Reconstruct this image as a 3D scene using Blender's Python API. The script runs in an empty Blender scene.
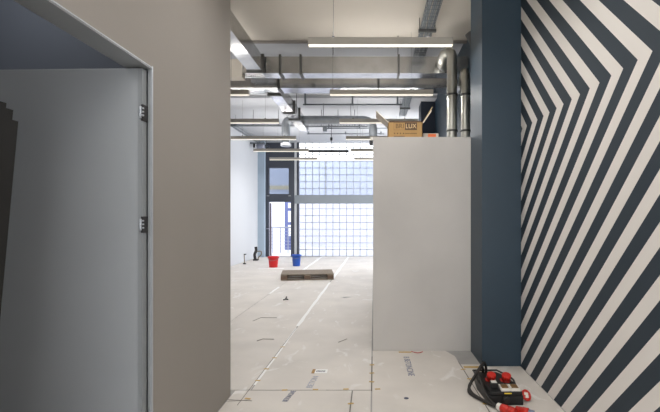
import bpy, bmesh, math, random
from mathutils import Vector, Matrix
random.seed(7)
R = math.radians
CX = bpy.context.scene
COL = CX.collection
EYE = 1.45          # eye height above floor
F = 430.0           # focal length in pixels of the 660 px wide frame

# ------------------------------------------------------------------ camera
cd = bpy.data.cameras.new('camera'); cam = bpy.data.objects.new('camera', cd); COL.objects.link(cam)
cam.location = (0, 0, EYE); cam.rotation_euler = (R(90), 0, 0)
cd.sensor_fit = 'HORIZONTAL'; cd.sensor_width = 36; cd.lens = 36*F/660
cd.shift_x = -44/660; cd.shift_y = 11/660; cd.clip_start = .05; cd.clip_end = 300
CX.camera = cam

# ------------------------------------------------------------------ world, light, exposure
w = bpy.data.worlds.new('sky'); CX.world = w; w.use_nodes = True
bg = w.node_tree.nodes['Background']
bg.inputs[0].default_value = (.93, .965, 1.0, 1); bg.inputs[1].default_value = 3.2
VS = CX.view_settings
VS.view_transform = 'Standard'; VS.look = 'None'; VS.gamma = 1; VS.use_curve_mapping = False
VS.exposure = 0.3

def area(name, loc, rot, sx, sy, power, col, portal=False):
    l = bpy.data.lights.new(name, 'AREA'); l.shape = 'RECTANGLE'; l.size = sx; l.size_y = sy
    l.energy = power; l.color = col
    if portal: l.cycles.is_portal = True
    o = bpy.data.objects.new(name, l); COL.objects.link(o); o.location = loc; o.rotation_euler = rot
    return o
# daylight through the glazed far end; the other area lights are added fill
area('daylight_far_portal', (-1.2, 16.25, 2.1), (R(-90), 0, 0), 5.6, 4.1, 1, (1, 1, 1), True)
area('store_room_fill', (-2.5, 2.6, 3.6), (0, 0, 0), .6, .6, 13, (.9, .94, 1.0))  # unseen light added to lift the dark room behind the doorway
area('store_room_fill_front', (-2.5, .9, 3.6), (0, 0, 0), .6, .6, 12, (.98, .99, 1.0))  # second unseen light, added to brighten the front of the door leaf
area('fill_behind', (.13, -2.9, 2.0), (R(90), 0, 0), 2.5, 3.6, 45, (1.0, .975, .94))  # soft fill added behind the viewer for the near surfaces
area('fill_hall_side', (4.2, 11.5, 2.2), (0, R(90), 0), 3.6, 6.0, 150, (.97, .985, 1.0))  # unseen fill added at the right to brighten the hall

# ------------------------------------------------------------------ materials
def lin(c):
    out = []
    for v in c:
        v /= 255.0
        out.append(v/12.92 if v <= .04045 else ((v+.055)/1.055)**2.4)
    return (out[0], out[1], out[2], 1)

def mat(name, rgb, rough=.6, metal=0, var=0, scale=8, bump=0, bscale=60, spec=None, stretch=None):
    m = bpy.data.materials.new(name); m.use_nodes = True
    nt = m.node_tree; b = nt.nodes['Principled BSDF']
    c = lin(rgb)
    b.inputs['Base Color'].default_value = c
    b.inputs['Roughness'].default_value = rough; b.inputs['Metallic'].default_value = metal
    if spec is not None: b.inputs['Specular IOR Level'].default_value = spec
    tc = nt.nodes.new('ShaderNodeTexCoord')
    mp = nt.nodes.new('ShaderNodeMapping'); nt.links.new(tc.outputs['Object'], mp.inputs[0])
    if stretch: mp.inputs['Scale'].default_value = stretch
    if var:
        n = nt.nodes.new('ShaderNodeTexNoise'); n.inputs['Scale'].default_value = scale; n.inputs['Detail'].default_value = 6
        nt.links.new(mp.outputs[0], n.inputs['Vector'])
        r = nt.nodes.new('ShaderNodeValToRGB')
        r.color_ramp.elements[0].position = .3; r.color_ramp.elements[1].position = .7
        r.color_ramp.elements[0].color = tuple(min(1, v*(1-var)) for v in c[:3])+(1,)
        r.color_ramp.elements[1].color = tuple(min(1, v*(1+var)) for v in c[:3])+(1,)
        nt.links.new(n.outputs[0], r.inputs[0]); nt.links.new(r.outputs[0], b.inputs['Base Color'])
    if bump:
        n2 = nt.nodes.new('ShaderNodeTexNoise'); n2.inputs['Scale'].default_value = bscale; n2.inputs['Detail'].default_value = 4
        nt.links.new(mp.outputs[0], n2.inputs['Vector'])
        bp = nt.nodes.new('ShaderNodeBump'); bp.inputs['Strength'].default_value = bump; bp.inputs['Distance'].default_value = .01
        nt.links.new(n2.outputs[0], bp.inputs['Height']); nt.links.new(bp.outputs[0], b.inputs['Normal'])
    return m

M = {}
M['taupe'] = mat('taupe_paint', (144, 138, 132), .8, var=.03, scale=1.2, bump=.05)
M['beige'] = mat('beige_ceiling_paint', (200, 193, 182), .85, var=.03, scale=.8, bump=.05)
M['white_ceiling'] = mat('white_ceiling_paint', (188, 190, 194), .85, var=.03, scale=.7)
M['white_wall'] = mat('white_plaster', (204, 206, 210), .8, var=.03, scale=.8, bump=.05)
M['navy'] = mat('navy_paint', (36, 55, 69), .45, var=.04, scale=2)
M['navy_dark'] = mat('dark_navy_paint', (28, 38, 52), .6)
M['blue_grey'] = mat('blue_grey_paint', (166, 182, 198), .6, var=.04, scale=2)
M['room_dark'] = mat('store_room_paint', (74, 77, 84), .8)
M['gypsum'] = mat('gypsum_board', (190, 186, 182), .75, var=.07, scale=1.4, bump=.05)
M['screed'] = mat('cement_screed', (160, 158, 155), .8, var=.08, scale=3, bump=.1)
M['door'] = mat('grey_door_paint', (152, 155, 158), .38, var=.03, scale=2)
M['frame'] = mat('grey_steel_frame', (148, 151, 153), .4, metal=.3)
M['bright_steel'] = mat('bright_steel_edge', (178, 182, 188), .4, metal=.5)
M['galv'] = mat('galvanised_sheet', (190, 190, 190), .17, metal=.88, var=.12, scale=5, bump=.06, bscale=14)
M['galv_dark'] = mat('galvanised_flange', (92, 92, 90), .45, metal=.6)
M['spiral'] = mat('spiral_duct_steel', (186, 185, 178), .36, metal=.85, var=.1, scale=6)
M['spiral_dull'] = mat('dull_spiral_steel', (150, 155, 160), .4, metal=.7, var=.12, scale=6)
M['tray'] = mat('tray_wire', (120, 126, 130), .4, metal=.6)
M['cable'] = mat('grey_cable', (152, 158, 162), .6)
M['lamp_body'] = mat('lamp_aluminium', (172, 167, 158), .5, metal=.15)
M['black'] = mat('black_plastic', (20, 20, 21), .42)
M['black_rubber'] = mat('black_rubber', (34, 31, 28), .55)
M['red'] = mat('red_plastic', (188, 38, 26), .4)
M['red_bucket'] = mat('red_bucket_plastic', (214, 26, 34), .4)
M['blue_bucket'] = mat('blue_bucket_plastic', (34, 86, 184), .4)
M['white_plastic'] = mat('white_plastic', (222, 218, 210), .45)
M['amber'] = mat('amber_lid', (120, 92, 52), .3)
M['yellow'] = mat('yellow_tape', (190, 158, 90), .6, var=.1, scale=40)
M['yellow_label'] = mat('yellow_label', (232, 200, 60), .6)
M['white_tape_and_sun'] = mat('white_tape_and_sun', (238, 238, 236), .6)
M['wood'] = mat('weathered_pallet_wood', (138, 126, 112), .8, var=.2, scale=9, bump=.3, stretch=(1, 6, 6))
M['wood_dark'] = mat('weathered_pallet_block', (112, 92, 78), .85, var=.2, scale=9)
M['card'] = mat('brown_cardboard', (162, 128, 80), .8, var=.05, scale=12)
M['card_pale'] = mat('pale_cardboard_inside', (208, 198, 184), .8)
M['card_olive'] = mat('cardboard_flap_inside', (158, 140, 104), .8)
M['print_brown'] = mat('brown_box_shade', (84, 62, 42), .7)
M['print_tan'] = mat('tan_print', (214, 184, 136), .7)
M['orange'] = mat('orange_label', (240, 118, 62), .6)
M['panel_dark'] = mat('dark_brown_board', (13, 12, 12), .7, var=.1, scale=6)
M['anthracite'] = mat('anthracite_frame', (62, 66, 76), .5)
M['mauve'] = mat('open_door_edge', (112, 102, 116), .5)
M['beam'] = mat('grey_beam_paint', (132, 139, 145), .6)
M['ink'] = mat('blue_grey_ink', (120, 126, 148), .8)
M['ink_faint'] = mat('faint_blue_ink', (168, 172, 188), .8)
M['ink_dark'] = mat('dark_ink', (78, 82, 100), .8)
M['joint'] = mat('dark_joint', (104, 98, 90), .9)
M['facade'] = mat('white_render', (226, 226, 238), .8)
M['facade_blue'] = mat('blue_facade_panel', (84, 92, 138), .5)
M['facade_glass'] = mat('facade_glazing', (172, 180, 200), .5)
M['beige_band'] = mat('beige_sill', (180, 172, 150), .7)
M['paving'] = mat('pale_paving', (214, 214, 220), .8)
M['rail'] = mat('steel_rail', (138, 142, 156), .4, metal=.3)
M['offcut'] = mat('wire_offcut', (140, 134, 126), .6)
M['debris'] = mat('dark_debris', (42, 40, 42), .7)
M['brass'] = mat('brass_bits', (126, 110, 84), .4, metal=.5)

def emis(name, rgb, st):
    m = bpy.data.materials.new(name); m.use_nodes = True
    b = m.node_tree.nodes['Principled BSDF']
    b.inputs['Base Color'].default_value = lin(rgb)
    b.inputs['Emission Color'].default_value = lin(rgb); b.inputs['Emission Strength'].default_value = st
    return m
M['diffuser'] = emis('lit_diffuser', (255, 246, 228), 1.1)
M['diffuser_dim'] = emis('dim_diffuser', (250, 242, 226), .55)

def glass(name, rgb, mixg=.12, rough=.05, diff=0.0):
    m = bpy.data.materials.new(name); m.use_nodes = True; nt = m.node_tree
    for n in list(nt.nodes):
        if n.type != 'OUTPUT_MATERIAL': nt.nodes.remove(n)
    out = [n for n in nt.nodes][0]
    t = nt.nodes.new('ShaderNodeBsdfTransparent'); t.inputs[0].default_value = lin(rgb)
    g = nt.nodes.new('ShaderNodeBsdfGlossy'); g.inputs['Roughness'].default_value = rough
    mx = nt.nodes.new('ShaderNodeMixShader'); mx.inputs[0].default_value = mixg
    nt.links.new(t.outputs[0], mx.inputs[1]); nt.links.new(g.outputs[0], mx.inputs[2])
    last = mx
    if diff:
        d = nt.nodes.new('ShaderNodeBsdfTranslucent'); d.inputs[0].default_value = (.95, .97, 1, 1)
        m2 = nt.nodes.new('ShaderNodeMixShader'); m2.inputs[0].default_value = diff
        nt.links.new(mx.outputs[0], m2.inputs[1]); nt.links.new(d.outputs[0], m2.inputs[2]); last = m2
    nt.links.new(last.outputs[0], out.inputs[0])
    return m
M['pane'] = glass('clear_pane', (200, 203, 207), .08)
M['block_clear'] = glass('glass_block', (212, 214, 219), .04, .2, .10)

# striped wall mural: nested chevrons whose points lie on one level line
def mural():
    m = bpy.data.materials.new('chevron_mural'); m.use_nodes = True; nt = m.node_tree
    b = nt.nodes['Principled BSDF']; b.inputs['Roughness'].default_value = .7
    g = nt.nodes.new('ShaderNodeNewGeometry'); s = nt.nodes.new('ShaderNodeSeparateXYZ')
    nt.links.new(g.outputs['Position'], s.inputs[0])
    def mth(op, a, bb=None):
        n = nt.nodes.new('ShaderNodeMath'); n.operation = op
        for i, v in enumerate((a, bb)):
            if v is None: continue
            if isinstance(v, (int, float)): n.inputs[i].default_value = v
            else: nt.links.new(v, n.inputs[i])
        return n.outputs[0]
    dz = mth('SUBTRACT', s.outputs['Z'], EYE+.85)
    up = mth('DIVIDE', mth('MAXIMUM', dz, 0), 0.998)
    dn = mth('DIVIDE', mth('MAXIMUM', mth('MULTIPLY', dz, -1), 0), 1.025)
    t = mth('SUBTRACT', mth('SUBTRACT', s.outputs['Y'], up), dn)
    t = mth('DIVIDE', mth('SUBTRACT', t, 2.202 - .2583*60), .2583)
    fr = mth('FRACT', t)
    wh = mth('LESS_THAN', fr, .475)
    mx = nt.nodes.new('ShaderNodeMix'); mx.data_type = 'RGBA'
    mx.inputs['A'].default_value = lin((37, 50, 61)); mx.inputs['B'].default_value = lin((228, 223, 218))
    nt.links.new(wh, mx.inputs['Factor']); nt.links.new(mx.outputs['Result'], b.inputs['Base Color'])
    return m
M['mural'] = mural()

def sheet_mat():
    m = mat('white_floor_sheet', (209, 203, 196), .62, var=.085, scale=1.7, bump=.25, bscale=5)
    nt = m.node_tree; b = nt.nodes['Principled BSDF']
    src = b.inputs['Base Color'].links[0].from_socket
    tc = nt.nodes.new('ShaderNodeTexCoord')
    mp = nt.nodes.new('ShaderNodeMapping'); mp.inputs['Scale'].default_value = (1, .45, 1); mp.inputs['Rotation'].default_value = (0, 0, .5)
    n = nt.nodes.new('ShaderNodeTexNoise'); n.inputs['Scale'].default_value = 5; n.inputs['Detail'].default_value = 9; n.inputs['Distortion'].default_value = 1.6
    nt.links.new(tc.outputs['Object'], mp.inputs[0]); nt.links.new(mp.outputs[0], n.inputs['Vector'])
    r = nt.nodes.new('ShaderNodeValToRGB')
    r.color_ramp.elements[0].position = .60; r.color_ramp.elements[1].position = .70
    nt.links.new(n.outputs[0], r.inputs[0])
    mx = nt.nodes.new('ShaderNodeMix'); mx.data_type = 'RGBA'; mx.inputs['B'].default_value = lin((232, 230, 228))
    mm = nt.nodes.new('ShaderNodeMath'); mm.operation = 'MULTIPLY'; mm.inputs[1].default_value = .6
    nt.links.new(r.outputs[0], mm.inputs[0]); nt.links.new(mm.outputs[0], mx.inputs['Factor'])
    nt.links.new(src, mx.inputs['A']); nt.links.new(mx.outputs['Result'], b.inputs['Base Color'])
    return m
M['sheet'] = sheet_mat()

# ------------------------------------------------------------------ mesh helpers
class MB:
    def __init__(s): s.bm = bmesh.new()
    def box(s, x0, x1, y0, y1, z0, z1, bev=0, mx=None):
        t = bmesh.new()
        bmesh.ops.create_cube(t, size=1)
        for v in t.verts:
            v.co = Vector(((x0+x1)/2+v.co.x*(x1-x0), (y0+y1)/2+v.co.y*(y1-y0), (z0+z1)/2+v.co.z*(z1-z0)))
        if bev: bmesh.ops.bevel(t, geom=list(t.edges), offset=bev, segments=2, affect='EDGES', profile=.6)
        return s.add(t, mx)
    def add(s, t, mx=None):
        if mx: t.transform(mx)
        me = bpy.data.meshes.new('tmp'); t.to_mesh(me); t.free(); s.bm.from_mesh(me); bpy.data.meshes.remove(me)
        return s
    def prism(s, pts, axis, a, b):
        # pts 2D outline, extruded along axis ('x','y','z') from a to b
        t = bmesh.new()
        def P(p, k):
            if axis == 'x': return (k, p[0], p[1])
            if axis == 'y': return (p[0], k, p[1])
            return (p[0], p[1], k)
        A = [t.verts.new(P(p, a)) for p in pts]; B = [t.verts.new(P(p, b)) for p in pts]
        t.faces.new(A); t.faces.new(B[::-1])
        n = len(pts)
        for i in range(n): t.faces.new((A[i], B[i], B[(i+1) % n], A[(i+1) % n]))
        bmesh.ops.recalc_face_normals(t, faces=t.faces)
        return s.add(t)
    def lathe(s, prof, loc, n=28, axis='z', mx=None):
        t = bmesh.new(); rings = []
        for r, z in prof:
            rings.append([t.verts.new((r*math.cos(2*math.pi*i/n), r*math.sin(2*math.pi*i/n), z)) for i in range(n)])
        for a, b in zip(rings, rings[1:]):
            for i in range(n): t.faces.new((a[i], a[(i+1) % n], b[(i+1) % n], b[i]))
        t.faces.new(rings[0][::-1]); t.faces.new(rings[-1])
        bmesh.ops.recalc_face_normals(t, faces=t.faces)
        for f in t.faces: f.smooth = len(f.verts) == 4
        m = Matrix.Translation(loc)
        if axis == 'x': m = m @ Matrix.Rotation(R(90), 4, 'Y')
        if axis == 'y': m = m @ Matrix.Rotation(R(-90), 4, 'X')
        if mx: m = m @ mx
        return s.add(t, m)
    def tube(s, pts, r, n=10, smooth=0, cap=True, ribs=0):
        pts = [Vector(p) for p in pts]
        if smooth:
            q = []
            P = [pts[0]]+pts+[pts[-1]]
            for i in range(1, len(P)-2):
                for k in range(smooth):
                    u = k/smooth
                    a, b, c, d = P[i-1], P[i], P[i+1], P[i+2]
                    q.append(.5*((2*b)+(-a+c)*u+(2*a-5*b+4*c-d)*u*u+(-a+3*b-3*c+d)*u**3))
            q.append(pts[-1]); pts = q
        t = bmesh.new(); rings = []
        nrm = None
        for i, p in enumerate(pts):
            d = (pts[min(i+1, len(pts)-1)]-pts[max(i-1, 0)]).normalized()
            if nrm is None:
                nrm = d.orthogonal().normalized()
            nrm = (nrm-d*nrm.dot(d)).normalized(); bn = d.cross(nrm)
            rr = r[i] if isinstance(r, list) else r
            if ribs and i % ribs == 0: rr *= 1.035
            rings.append([t.verts.new(p+rr*(math.cos(2*math.pi*k/n)*nrm+math.sin(2*math.pi*k/n)*bn)) for k in range(n)])
        for a, b in zip(rings, rings[1:]):
            for k in range(n):
                f = t.faces.new((a[k], a[(k+1) % n], b[(k+1) % n], b[k])); f.smooth = True
        if cap: t.faces.new(rings[0][::-1]); t.faces.new(rings[-1])
        bmesh.ops.recalc_face_normals(t, faces=t.faces)
        return s.add(t)
    def build(s, name, m, parent=None, xf=None):
        if xf: s.bm.transform(xf)
        me = bpy.data.meshes.new(name); s.bm.to_mesh(me); s.bm.free()
        me.materials.append(M[m] if isinstance(m, str) else m)
        o = bpy.data.objects.new(name, me); COL.objects.link(o)
        if parent: o.parent = parent; o.matrix_parent_inverse = Matrix.Translation(-parent.location) if parent.type == 'EMPTY' and not parent.get('_rot') else Matrix()
        return o

def B(name, m, x0, x1, y0, y1, z0, z1, parent=None, bev=0):
    return MB().box(x0, x1, y0, y1, z0, z1, bev).build(name, m, parent)
def struct(o): o['kind'] = 'structure'; return o
def tag(o, label, cat, group=None, kind=None):
    o['label'] = label; o['category'] = cat
    if group: o['group'] = group
    if kind: o['kind'] = kind
    return o
def thing(name, loc, label, cat, group=None, rz=0):
    o = bpy.data.objects.new(name, None); COL.objects.link(o); o.location = loc; o.empty_display_size = .1
    o.rotation_euler = (0, 0, rz)
    return tag(o, label, cat, group)
def local(o, parent):        # part modelled in the thing's own coordinates
    o.parent = parent; o.matrix_parent_inverse = Matrix(); return o
def copy_tree(o, parent=None):
    c = o.copy(); COL.objects.link(c)
    if parent: c.parent = parent
    for ch in list(o.children): copy_tree(ch, c)
    return c
def text(body, size, m, loc, rot, parent=None, name='lettering', sx=1, depth=.0006):
    cu = bpy.data.curves.new(name, 'FONT'); cu.body = body; cu.size = size; cu.extrude = depth; cu.align_x = 'CENTER'; cu.align_y = 'CENTER'
    tmp = bpy.data.objects.new('tmp_text', cu); COL.objects.link(tmp)
    bpy.context.view_layer.update()
    me = bpy.data.meshes.new_from_object(tmp.evaluated_get(bpy.context.evaluated_depsgraph_get()))
    bpy.data.objects.remove(tmp)
    me.transform(Matrix.Scale(sx, 4, (1, 0, 0)))
    me.materials.clear(); me.materials.append(M[m])
    me.transform(Matrix.Translation(loc) @ rot.to_4x4())
    o = bpy.data.objects.new(name, me); COL.objects.link(o)
    if parent: local(o, parent)
    return o

# ------------------------------------------------------------------ the shell
LW = -1.166; RW = 1.426; FAR = 15.78; CH = EYE+2.76; WX = -4.2
struct(B('floor', 'screed', WX-.2, 5.0, -3.2, FAR+.25, -.12, 0))
struct(B('ceiling', 'white_ceiling', WX-.2, 5.0, 6.6, FAR+.25, CH, CH+.2))
struct(B('ceiling_near', 'beige', WX-.2, 5.0, -3.2, 6.6, CH-.05, CH+.2))
struct(B('trim_1', 'taupe', -1.9, RW, 6.6, 6.66, CH-.075, CH))
struct(B('trim_2', 'white_ceiling', WX, RW, 9.75, 10.6, CH-.06, CH))
# left corridor wall with the doorway (opening y 1.15..2.255, head at z 2.237)
DJ = 2.255; DN = 1.15; HZ = 2.237
wl = MB()
wl.box(LW-.12, LW, DJ+.05, 3.494, 0, CH-.05); wl.box(LW-.12, LW, DJ, DJ+.05, HZ, CH-.05); wl.box(LW-.003, LW, DJ+.012, DJ+.05, 0, HZ)
wl.box(LW-.12, LW, DN, DJ, HZ, CH-.05)
wl.box(LW-.12, LW, -3.2, DN, 0, CH-.05)
struct(wl.build('wall_left', 'taupe'))
# store room behind the doorway
sr = MB()
sr.box(-3.6, LW-.12, 3.315, 3.435, 0, CH-.05)
sr.box(-3.72, -3.6, -1.6, 3.435, 0, CH-.05)
sr.box(-3.72, LW-.12, -1.72, -1.6, 0, CH-.05)
struct(sr.build('wall_store_room', 'room_dark'))
hb = MB(); hb.box(WX-.1, -3.72, 3.315, 3.435, 0, CH-.05)
struct(hb.build('wall_hall_front', 'white_wall'))
struct(B('wall_hall_left', 'white_wall', WX-.15, WX, 3.435, FAR+.25, 0, CH))
# right side: mural wall, pillars, navy wall behind the enclosure
struct(B('wall_right', 'mural', RW, RW+.2, -3.2, 4.17, 0, CH-.05))
struct(B('wall_right_rear', 'navy', RW, RW+.2, 4.17, 10.05, 0, CH))
struct(B('wall_pillar', 'navy', 1.047, RW, 4.17, 4.653, 0, CH-.05))
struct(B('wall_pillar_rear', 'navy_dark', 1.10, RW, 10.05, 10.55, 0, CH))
struct(B('wall_right_far', 'white_wall', RW, RW+.2, 10.05, 11.4, 0, CH))
# gypsum enclosure in front of the hall
EY = 4.653; EZ = EYE+.866
en = MB(); en.box(-.01, 1.047, EY, EY+.1, 0, EZ); en.box(-.01, .09, EY+.1, 7.6, 0, EZ); en.box(.09, RW, 7.5, 7.6, 0, EZ)
en.box(.09, RW, EY+.1, 7.5, EZ-.03, EZ)
struct(en.build('wall_enclosure', 'gypsum'))

# ------------------------------------------------------------------ far wall
def PX(px, d=FAR): return (px-374)*d/F
def PZ(py, d=FAR): return EYE+(217-py)*d/F
xg0 = PX(299)
struct(B('wall_far_lintel', 'white_wall', WX, 5.0, FAR, FAR+.2, PZ(142.5), CH))
struct(B('trim_3', 'blue_grey', WX, PX(266), FAR-.25, FAR+.2, 0, PZ(142.5)))
struct(B('wall_far_beam', 'beam', PX(295), 4.0, FAR-.06, FAR+.14, PZ(203.7), PZ(195.3)))
struct(B('wall_far_right', 'white_wall', 4.0, 5.0, FAR, FAR+.2, 0, PZ(142.5)))
struct(B('trim_4', 'anthracite', PX(296.9), PX(299), FAR-.02, FAR+.12, 0, PZ(142.5)))
# glass block wall: slightly pillowed blocks, mortar grid
ST = .2503
def block_wall(z0, z1, name):
    gx0 = PX(305.5)-ST; pane = MB(); grid = MB()
    x = gx0
    nx = int((4.0-gx0)/ST)+1
    zs = []
    z = 0.0
    while z < z1-.01:
        if z+ST > z0+.02: zs.append(z)
        z += ST
    for i in range(nx):
        xa = max(gx0+i*ST, xg0)
        xb = min(gx0+(i+1)*ST, 4.0)
        if xb-xa < .02: continue
        for zz in zs:
            za, zb = max(zz, z0), min(zz+ST, z1)
            if zb-za < .02: continue
            t = bmesh.new(); m_ = .012
            o_ = [t.verts.new((a, FAR+.02, b)) for a, b in ((xa+m_, za+m_), (xb-m_, za+m_), (xb-m_, zb-m_), (xa+m_, zb-m_))]
            i_ = [t.verts.new((a, FAR+.008, b)) for a, b in ((xa+.03, za+.03), (xb-.03, za+.03), (xb-.03, zb-.03), (xa+.03, zb-.03))]
            t.faces.new(i_)
            for k in range(4): t.faces.new((o_[k], o_[(k+1) % 4], i_[(k+1) % 4], i_[k]))
            pane.add(t)
    for i in range(nx+1):
        xa = gx0+i*ST
        if xa < xg0-.01 or xa > 4.0: continue
        grid.box(xa-.0105, xa+.0105, FAR+.014, FAR+.05, z0, z1)
    for zz in zs+[zs[-1]+ST]:
        if zz < z0-.01 or zz > z1+.01: continue
        grid.box(xg0, 4.0, FAR+.015, FAR+.048, max(zz-.0105, 0), zz+.0105)
    g = struct(grid.build(name, 'mortar_grey'))
    p = pane.build('glass_block', 'block_clear'); p.parent = g
    return g
M['mortar_grey'] = mat('mortar', (140, 143, 150), .7)
block_wall(0, PZ(203.7), 'window_1')
block_wall(PZ(195.3), PZ(142.5), 'window_2')
struct(B('trim_5', 'white_wall', PX(294.5), PX(296.9), FAR-.01, FAR+.12, 0, PZ(142.5)))

# anthracite door frame with transom light, door stands open
fx0, fx1 = PX(266), PX(294.5); y0, y1 = FAR-.05, FAR+.09
fr = MB()
fr.box(fx0, PX(269), y0, y1, 0, PZ(143)); fr.box(PX(291), fx1, y0, y1, 0, PZ(143))
fr.box(PX(269), PX(291), y0, y1, PZ(168), PZ(143)); fr.box(PX(269), PX(291), y0, y1, PZ(202), PZ(194))
fr.box(PX(289), PX(291), y0, y1, PZ(194), PZ(168))
d1 = struct(fr.build('window_3', 'anthracite'))
s_ = MB(); s_.box(PX(269), PX(289), FAR, FAR+.01, PZ(194), PZ(168)); p_ = s_.build('pane', 'pane'); p_.parent = d1
for px in (268, 289.5):
    h = MB().box(PX(px)-.03, PX(px)+.06, y0-.02, y0, PZ(196)-.01, PZ(196)+.02).build('catch', 'frame'); h.parent = d1
# open door leaf, folded outwards to the left
lf = MB(); yl = FAR+.1
lf.prism([(PX(269.2), yl), (PX(271), yl), (PX(271.0, yl+.93), yl+.93), (PX(271.0, yl+.93)-.05, yl+.93)], 'z', .02, PZ(203))
dl = struct(lf.build('door_2', 'mauve'))
hd = MB().tube([(PX(269), yl-.12, 1.02), (PX(269)-.01, yl-.2, 1.02), (PX(269)-.12, yl-.2, 1.02)], .015).build('door_handle', 'rail'); hd.parent = dl

# ------------------------------------------------------------------ outside
struct(B('ground_outside', 'paving', -14, 14, FAR+.25, 40, -.14, -.02))
OD = 21.0
bd = thing('neighbouring_building', (0, OD, 0), 'white rendered building outside, seen through the open door and glass blocks', 'building')
fc = MB(); fc.box(-14, 12, OD, OD+.3, -.02, EYE+1.0); fc.build('facade_wall', 'facade', bd)
B('sill_band', 'beige_band', -6.5, PX(293, OD), OD-.05, OD, PZ(189.6, OD), PZ(185.6, OD), bd)
for i in range(9):
    xa = -14+i*2.9
    f_ = B('glazed_bay', 'facade_glass', xa, xa+2.9, OD, OD+.3, EYE+1.0, EYE+2.75, bd)
    B('bay_mullion', 'beam', xa, xa+.05, OD-.03, OD, EYE+1.0, EYE+2.75, f_)
ob = thing('stair_tower', (PX(286, 19.2), 19.2, 0), 'slim blue window tower outside the open door', 'tower')
B('tower_panel', 'facade_blue', PX(284.5, 19.2), PX(294, 19.2), 19.2, 19.6, -.02, PZ(196, 19.2), ob)
for (a, b) in ((203, 208), (211, 222), (225, 236)):
    B('window', 'facade', PX(288.3, 19.2), PX(291, 19.2), 19.15, 19.2, PZ(b, 19.2), PZ(a, 19.2), ob)
rl = thing('railing', (PX(280, 17.6), 17.6, 0), 'steel railing with horizontal bars outside the open door', 'railing')
rb = MB(); zt = PZ(227.5, 17.6)
rb.tube([(PX(262, 17.6), 17.6, zt), (PX(296, 17.6), 17.6, zt)], .028); rb.build('handrail', 'rail', rl)
for k in range(6):
    z = zt-.16-.135*k
    MB().tube([(PX(262, 17.6), 17.6, z), (PX(296, 17.6), 17.6, z)], .009, 8).build('bar', 'rail', rl)
for px in (265, 272.5, 280.5, 288, 295):
    MB().box(PX(px, 17.6)-.02, PX(px, 17.6)+.02, 17.6, 17.63, -.02, zt-.02).build('post', 'rail', rl)

# ------------------------------------------------------------------ near door (left)
fm = MB()
fm.box(LW-.125, LW-.004, DJ+.038, DJ+.05, 0, HZ-.012)        # rebate lining
fm.box(LW-.125, LW-.001, DN, DJ+.05, HZ-.012, HZ-.0005)      # head lining
d_ = struct(fm.build('door_1', 'frame'))
ed = MB(); ed.box(LW-.006, LW+.002, DJ, DJ+.012, 0, HZ+.006); ed.box(LW-.006, LW+.002, DN, DJ, HZ-.006, HZ)
e_ = ed.build('steel_edge', 'bright_steel'); e_.parent = d_
rv = MB(); rv.box(LW-.02, LW-.004, DJ+.012, DJ+.038, 0, HZ-.012); rv.box(LW-.0195, LW-.006, DJ+.002, DJ+.012, 0, HZ-.012); r_ = rv.build('reveal', 'frame'); r_.parent = d_
door = thing('door_leaf', (LW-.027, DJ-.0, 0), 'flat grey door leaf standing open in the doorway at left', 'door')
dm = MB()
dm.box(-.94, 0, -.04, 0, .006, HZ-.02, .002)
lo = local(dm.build('panel', 'door'), door)
sl = MB(); sl.box(-.022, .001, -.0415, .0005, .006, HZ-.0205); local(sl.build('edge_strip', 'frame'), door)
hh = MB(); hh.box(-.90, -.875, -.052, -.045, .95, 1.15)
hh.tube([(-.888, -.05, 1.06), (-.888, -.1, 1.06), (-.77, -.1, 1.06)], .01)
local(hh.build('door_handle', 'bright_steel'), door)
for zc in (PZ(114.5, DJ), PZ(224.5, DJ), .35):
    hg = MB(); hg.box(-.004, .009, -.046, -.0415, -.042, .042, .002); hg.box(.0015, .0065, -.041, .0, -.042, .042)
    hg.bm.transform(Matrix.Translation((0, 0, zc))); o1 = local(hg.build('hinge', 'debris'), door)
    kn = MB()
    kn.lathe([(.0045, -.03), (.0062, -.029), (.0062, -.012), (.0062, .012), (.0062, .029), (.0045, .03)], (-.002, -.052, zc), 12)
    for dz in (-.02, -.002, .016): kn.box(-.004, .014, -.056, -.046, zc+dz, zc+dz+.008)
    local(kn.build('knuckle', 'bright_steel'), o1)
door.rotation_euler = (0, 0, R(-1.6))

# leaning dark boards in the store room
lb = ['tallest dark brown board leaning nearest the grey door, innermost of the stack at left',
      'middle dark brown board in the leaning stack at the left edge',
      'shortest dark brown board, rightmost of the leaning stack at left']
xt = LW-.135
for i, (top, yend) in enumerate(((1.862, 1.555), (1.84, 1.568), (1.80, 1.574))):
    xo = xt-.028+i*.0135
    m_ = MB(); m_.prism([(xo-.165-.012, 0.0), (xo-.165, 0.0), (xo, top), (xo-.012, top)], 'y', .55, yend)
    tag(m_.build('leaning_board', 'panel_dark'), lb[i], 'board', 'dark boards leaning in the store room')

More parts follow.
